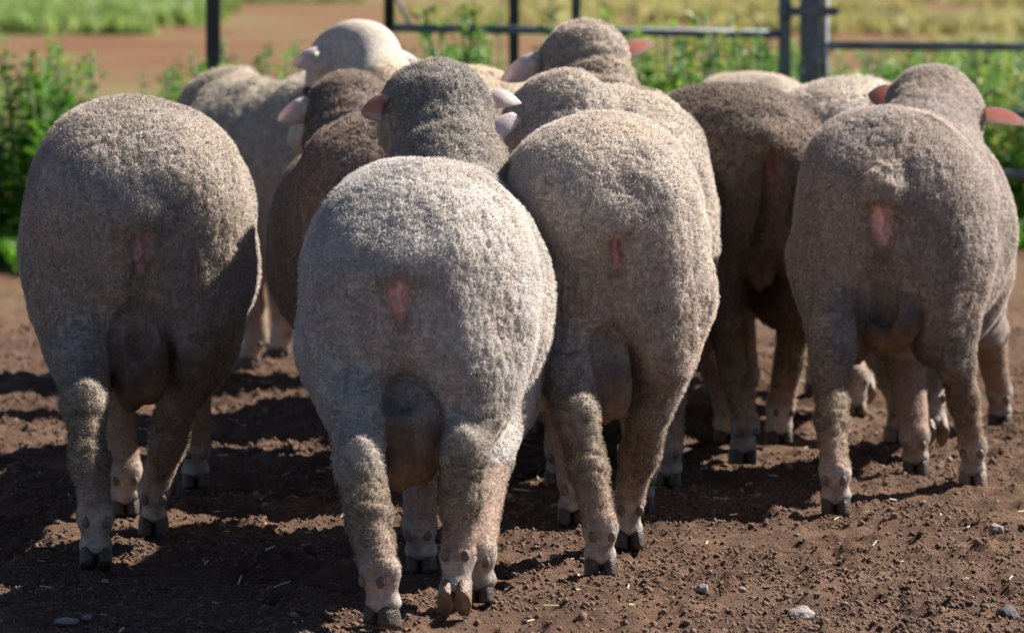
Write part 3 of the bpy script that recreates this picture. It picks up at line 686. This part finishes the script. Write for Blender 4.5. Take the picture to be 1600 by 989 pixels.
# ------------------------------------------------------------------ weeds and grass
WEED = leaf_mat('weed_leaf', (.04, .18, .012), (.22, .46, .03)); STEM = simple_mat('weed_stem', (.10, .17, .05), .7, 20, .2)
GRASS = leaf_mat('paddock_grass', (.16, .28, .06), (.36, .44, .14)); GRASSY = leaf_mat('dry_paddock_grass', (.30, .30, .10), (.50, .44, .18))
FLOWER = simple_mat('weed_flower', (.55, .55, .65), .6)
def leaf_quads(p, d, u, Ln, Wd):
    """n leaves: folded diamond; returns V (n,6,3)"""
    s = np.cross(d, u); s /= np.linalg.norm(s, axis=1)[:, None] + 1e-6; Ln = Ln[:, None]; Wd = Wd[:, None]
    return np.stack([p, p + d * Ln * .45 + s * Wd + u * Wd * .3, p + d * Ln - u * Ln * .12, p + d * Ln * .45 - s * Wd + u * Wd * .3, p + d * Ln * .45 + u * 0], 1)
def weed_data(seed, h, nst, spread):
    r = rng(seed); VL = []; stems = []
    for k in range(nst):
        a = r.random() * 6.28; b0 = np.array([math.cos(a), math.sin(a), 0]) * spread * r.random() * .5
        hh = h * (.72 + .33 * r.random()); top = b0 + np.array([(r.random() - .5) * spread * .9, (r.random() - .5) * spread * .9, hh]); stems.append((b0, top))
        n = int(90 * hh / .5); t = r.random(n) ** .8; p = b0 + (top - b0) * t[:, None]; an = r.random(n) * 6.28
        keep = r.random(n) < .85; t, p, an = t[keep], p[keep], an[keep]; n = len(t)
        d = np.stack([np.cos(an), np.sin(an), .2 + .8 * r.random(n) * t], -1); d /= np.linalg.norm(d, axis=1)[:, None]
        sz = (.075 - .05 * t) * (.6 + .7 * r.random(n)); p = p + d * (sz * .3)[:, None]
        VL.append(leaf_quads(p, d, np.tile([0, 0, 1.], (n, 1)) + (r.random((n, 3)) - .5) * .8, sz, sz * .26))
    V = np.concatenate(VL); n = len(V); b = (np.arange(n) * 5)[:, None]
    T = np.concatenate([b + np.array([[0, 1, 4]]), b + np.array([[1, 2, 4]]), b + np.array([[2, 3, 4]]), b + np.array([[3, 0, 4]])])
    return V.reshape(-1, 3), T, stems
WEED2 = leaf_mat('dark_weed_leaf', (.025, .09, .010), (.08, .21, .02)); WEED3 = leaf_mat('yellowing_weed_leaf', (.20, .30, .04), (.42, .42, .10))
protos = []
for i, (h, ns, sp) in enumerate(((.62, 8, .22), (.50, 6, .20), (.38, 9, .26), (.72, 4, .16), (.60, 5, .26), (.45, 5, .3))):
    V, T, stems = weed_data(300 + i, h, ns, sp)
    root = empty('leafy_weed', (0, 0, -50)); fo = mesh_np('foliage', V, None, T, ((WEED, WEED, WEED2, WEED, WEED2, WEED3)[i],), root, smooth=False)
    bm = bmesh.new()
    for a, b in stems: tube(bm, a, b, .003, 5)
    so = from_bm('stem', bm, STEM, root)
    protos.append((root, fo, so, h))
wr = random.Random(4); used = set()
def weed(px, D, pi, sc, label, flower=False):
    root, fo, so, h = protos[pi]
    if pi not in used: used.add(pi); o, a = root, None
    else:
        o = root.copy(); COL.objects.link(o)
        for c in (fo, so): k = c.copy(); COL.objects.link(k); k.parent = o
    o.location = (XD(px, D, .1), D, 0); o.rotation_euler = (0, 0, wr.random() * 6.28); o.scale = (sc * wr.uniform(.9, 1.15),) * 2 + (sc,)
    tag(o, label, 'weed', 'leafy green weeds along the yard fence')
    return o
regions = [  # px0, px1, py of tops, count, text, near D, far D
    (-40, 20, 150, 5, 'leafy weeds at the left edge', 17.3, 19),
    (50, 120, 70, 9, 'tall weeds left of the leftmost ram', 17.3, 18.6),
    (120, 240, 260, 5, 'low weeds behind the leftmost ram', 17.0, 19),
    (225, 305, 110, 11, 'weeds left of the dark square post', 17, 19),
    (315, 470, 95, 16, 'weeds between dark post and cream ram', 17.2, 19.2),
    (470, 640, 330, 8, 'low weeds behind the cream ram', 17, 18.5),
    (640, 780, 52, 18, 'weeds left of the slim black post', 17.6, 19.5),
    (790, 1010, 92, 12, 'weeds behind the ram with raised head', 17.6, 19.5),
    (1020, 1215, 62, 26, "weeds under the gate's bottom rail", 17.4, 19.5),
    (1220, 1300, 80, 9, 'weeds behind the hinge post', 18.2, 19.5),
    (1300, 1420, 95, 16, 'weeds between hinge post and rightmost ram', 18.2, 19.8),
    (1420, 1640, 88, 34, 'weeds behind the rightmost ram', 18.2, 20)]
ORD = 'first second third fourth fifth sixth seventh eighth ninth tenth eleventh twelfth thirteenth fourteenth fifteenth sixteenth seventeenth eighteenth nineteenth twentieth'.split()
def ordw(k):
    if k < 20: return ORD[k]
    t_, u_ = divmod(k + 1, 10); tens = {2: 'twenty', 3: 'thirty', 4: 'forty', 5: 'fifty', 6: 'sixty'}; return (tens[t_] + '-' + ORD[u_ - 1]) if u_ else tens[t_][:-1] + 'ieth'
for (a, b, ty, n, txt, d0, d1) in regions:
    n = int(n * 1.0)
    for k in range(n):
        D = wr.uniform(d0, d1); px = a + (b - a) * (k + wr.random()) / n; top = P(800, ty, D)[2] * wr.uniform(.66, 1.1)
        pi = wr.choice([0, 1, 3, 0, 4, 4, 5] if top > .42 else [1, 2, 2, 5]); weed(px, D, pi, top / protos[pi][3], ordw(k) + ' from the left of the ' + txt)
def tufts(name, n, region, hmin, hmax, mat, seed, dens_noise, thr, label, cat, blades=7, wdt=.006):
    r = rng(seed); px0, px1, D0, D1 = region; D = D0 * (D1 / D0) ** r.random(n); px = px0 + (px1 - px0) * r.random(n); x = (px - 800) / F * D
    Pn = np.stack([x, D * .6, x * 0], -1); k = noise(Pn, dens_noise, seed) + .6 * noise(Pn, dens_noise * .35, seed + 1) - .9 * ss(D + noise(Pn, 1.3, seed + 2) * D0 * .09, D0 * 1.12, D0) > thr; x, D = x[k], D[k]; n = len(x)
    x = np.repeat(x, blades); y = np.repeat(D, blades); m = len(x); an = r.random(m) * 6.28; hh = hmin + (hmax - hmin) * r.random(m)
    x = x + np.cos(an) * .03; y = y + np.sin(an) * .03; p = np.stack([x, y, x * 0 - .005], -1)
    s = np.stack([np.sin(an * 3), np.cos(an * 3), 0 * an], -1) * (wdt * (.6 + .8 * r.random(m)))[:, None]; d = np.stack([np.cos(an) * .5, np.sin(an) * .5, np.ones(m)], -1) * hh[:, None]
    V = np.stack([p - s, p + s, p + d * .55 + s * .8, p + d * .55 - s * .8, p + d + np.array([0, 0, -.1]) * hh[:, None]], 1); b = (np.arange(m) * 5)[:, None]
    return tag(mesh_np(name, V.reshape(-1, 3), b + np.array([[0, 1, 2, 3]]), b + np.array([[3, 2, 4]]), (mat,), smooth=False), label, cat, kind='stuff')
tufts('ground_weeds', 7000, (-120, 1720, 17.0, 19.4), .03, .13, WEED, 21, 1.2, -.15, 'low green ground cover at the foot of the fence', 'ground cover', 9, .010)
tufts('paddock_grass', 15000, (-200, 560, 41, 75), .05, .20, GRASS, 22, 2.2, -.2, 'band of green grass across the far paddock on the left', 'grass', 8, .02)
tufts('dry_grass', 15000, (880, 1800, 35, 75), .04, .16, GRASSY, 23, 1.6, .12, 'patchy yellow green grass across the far paddock on the right', 'grass', 8, .018)
tufts('green_grass_patch', 5000, (1250, 1800, 31, 44), .04, .14, GRASS, 24, 2.0, .0, 'green grass patches just beyond the panel on the right', 'grass', 8, .016)
tufts('sparse_grass', 2500, (300, 900, 40, 75), .04, .12, GRASSY, 25, 2.4, .15, 'thin dry grass in the middle of the far paddock', 'grass', 8, .015)
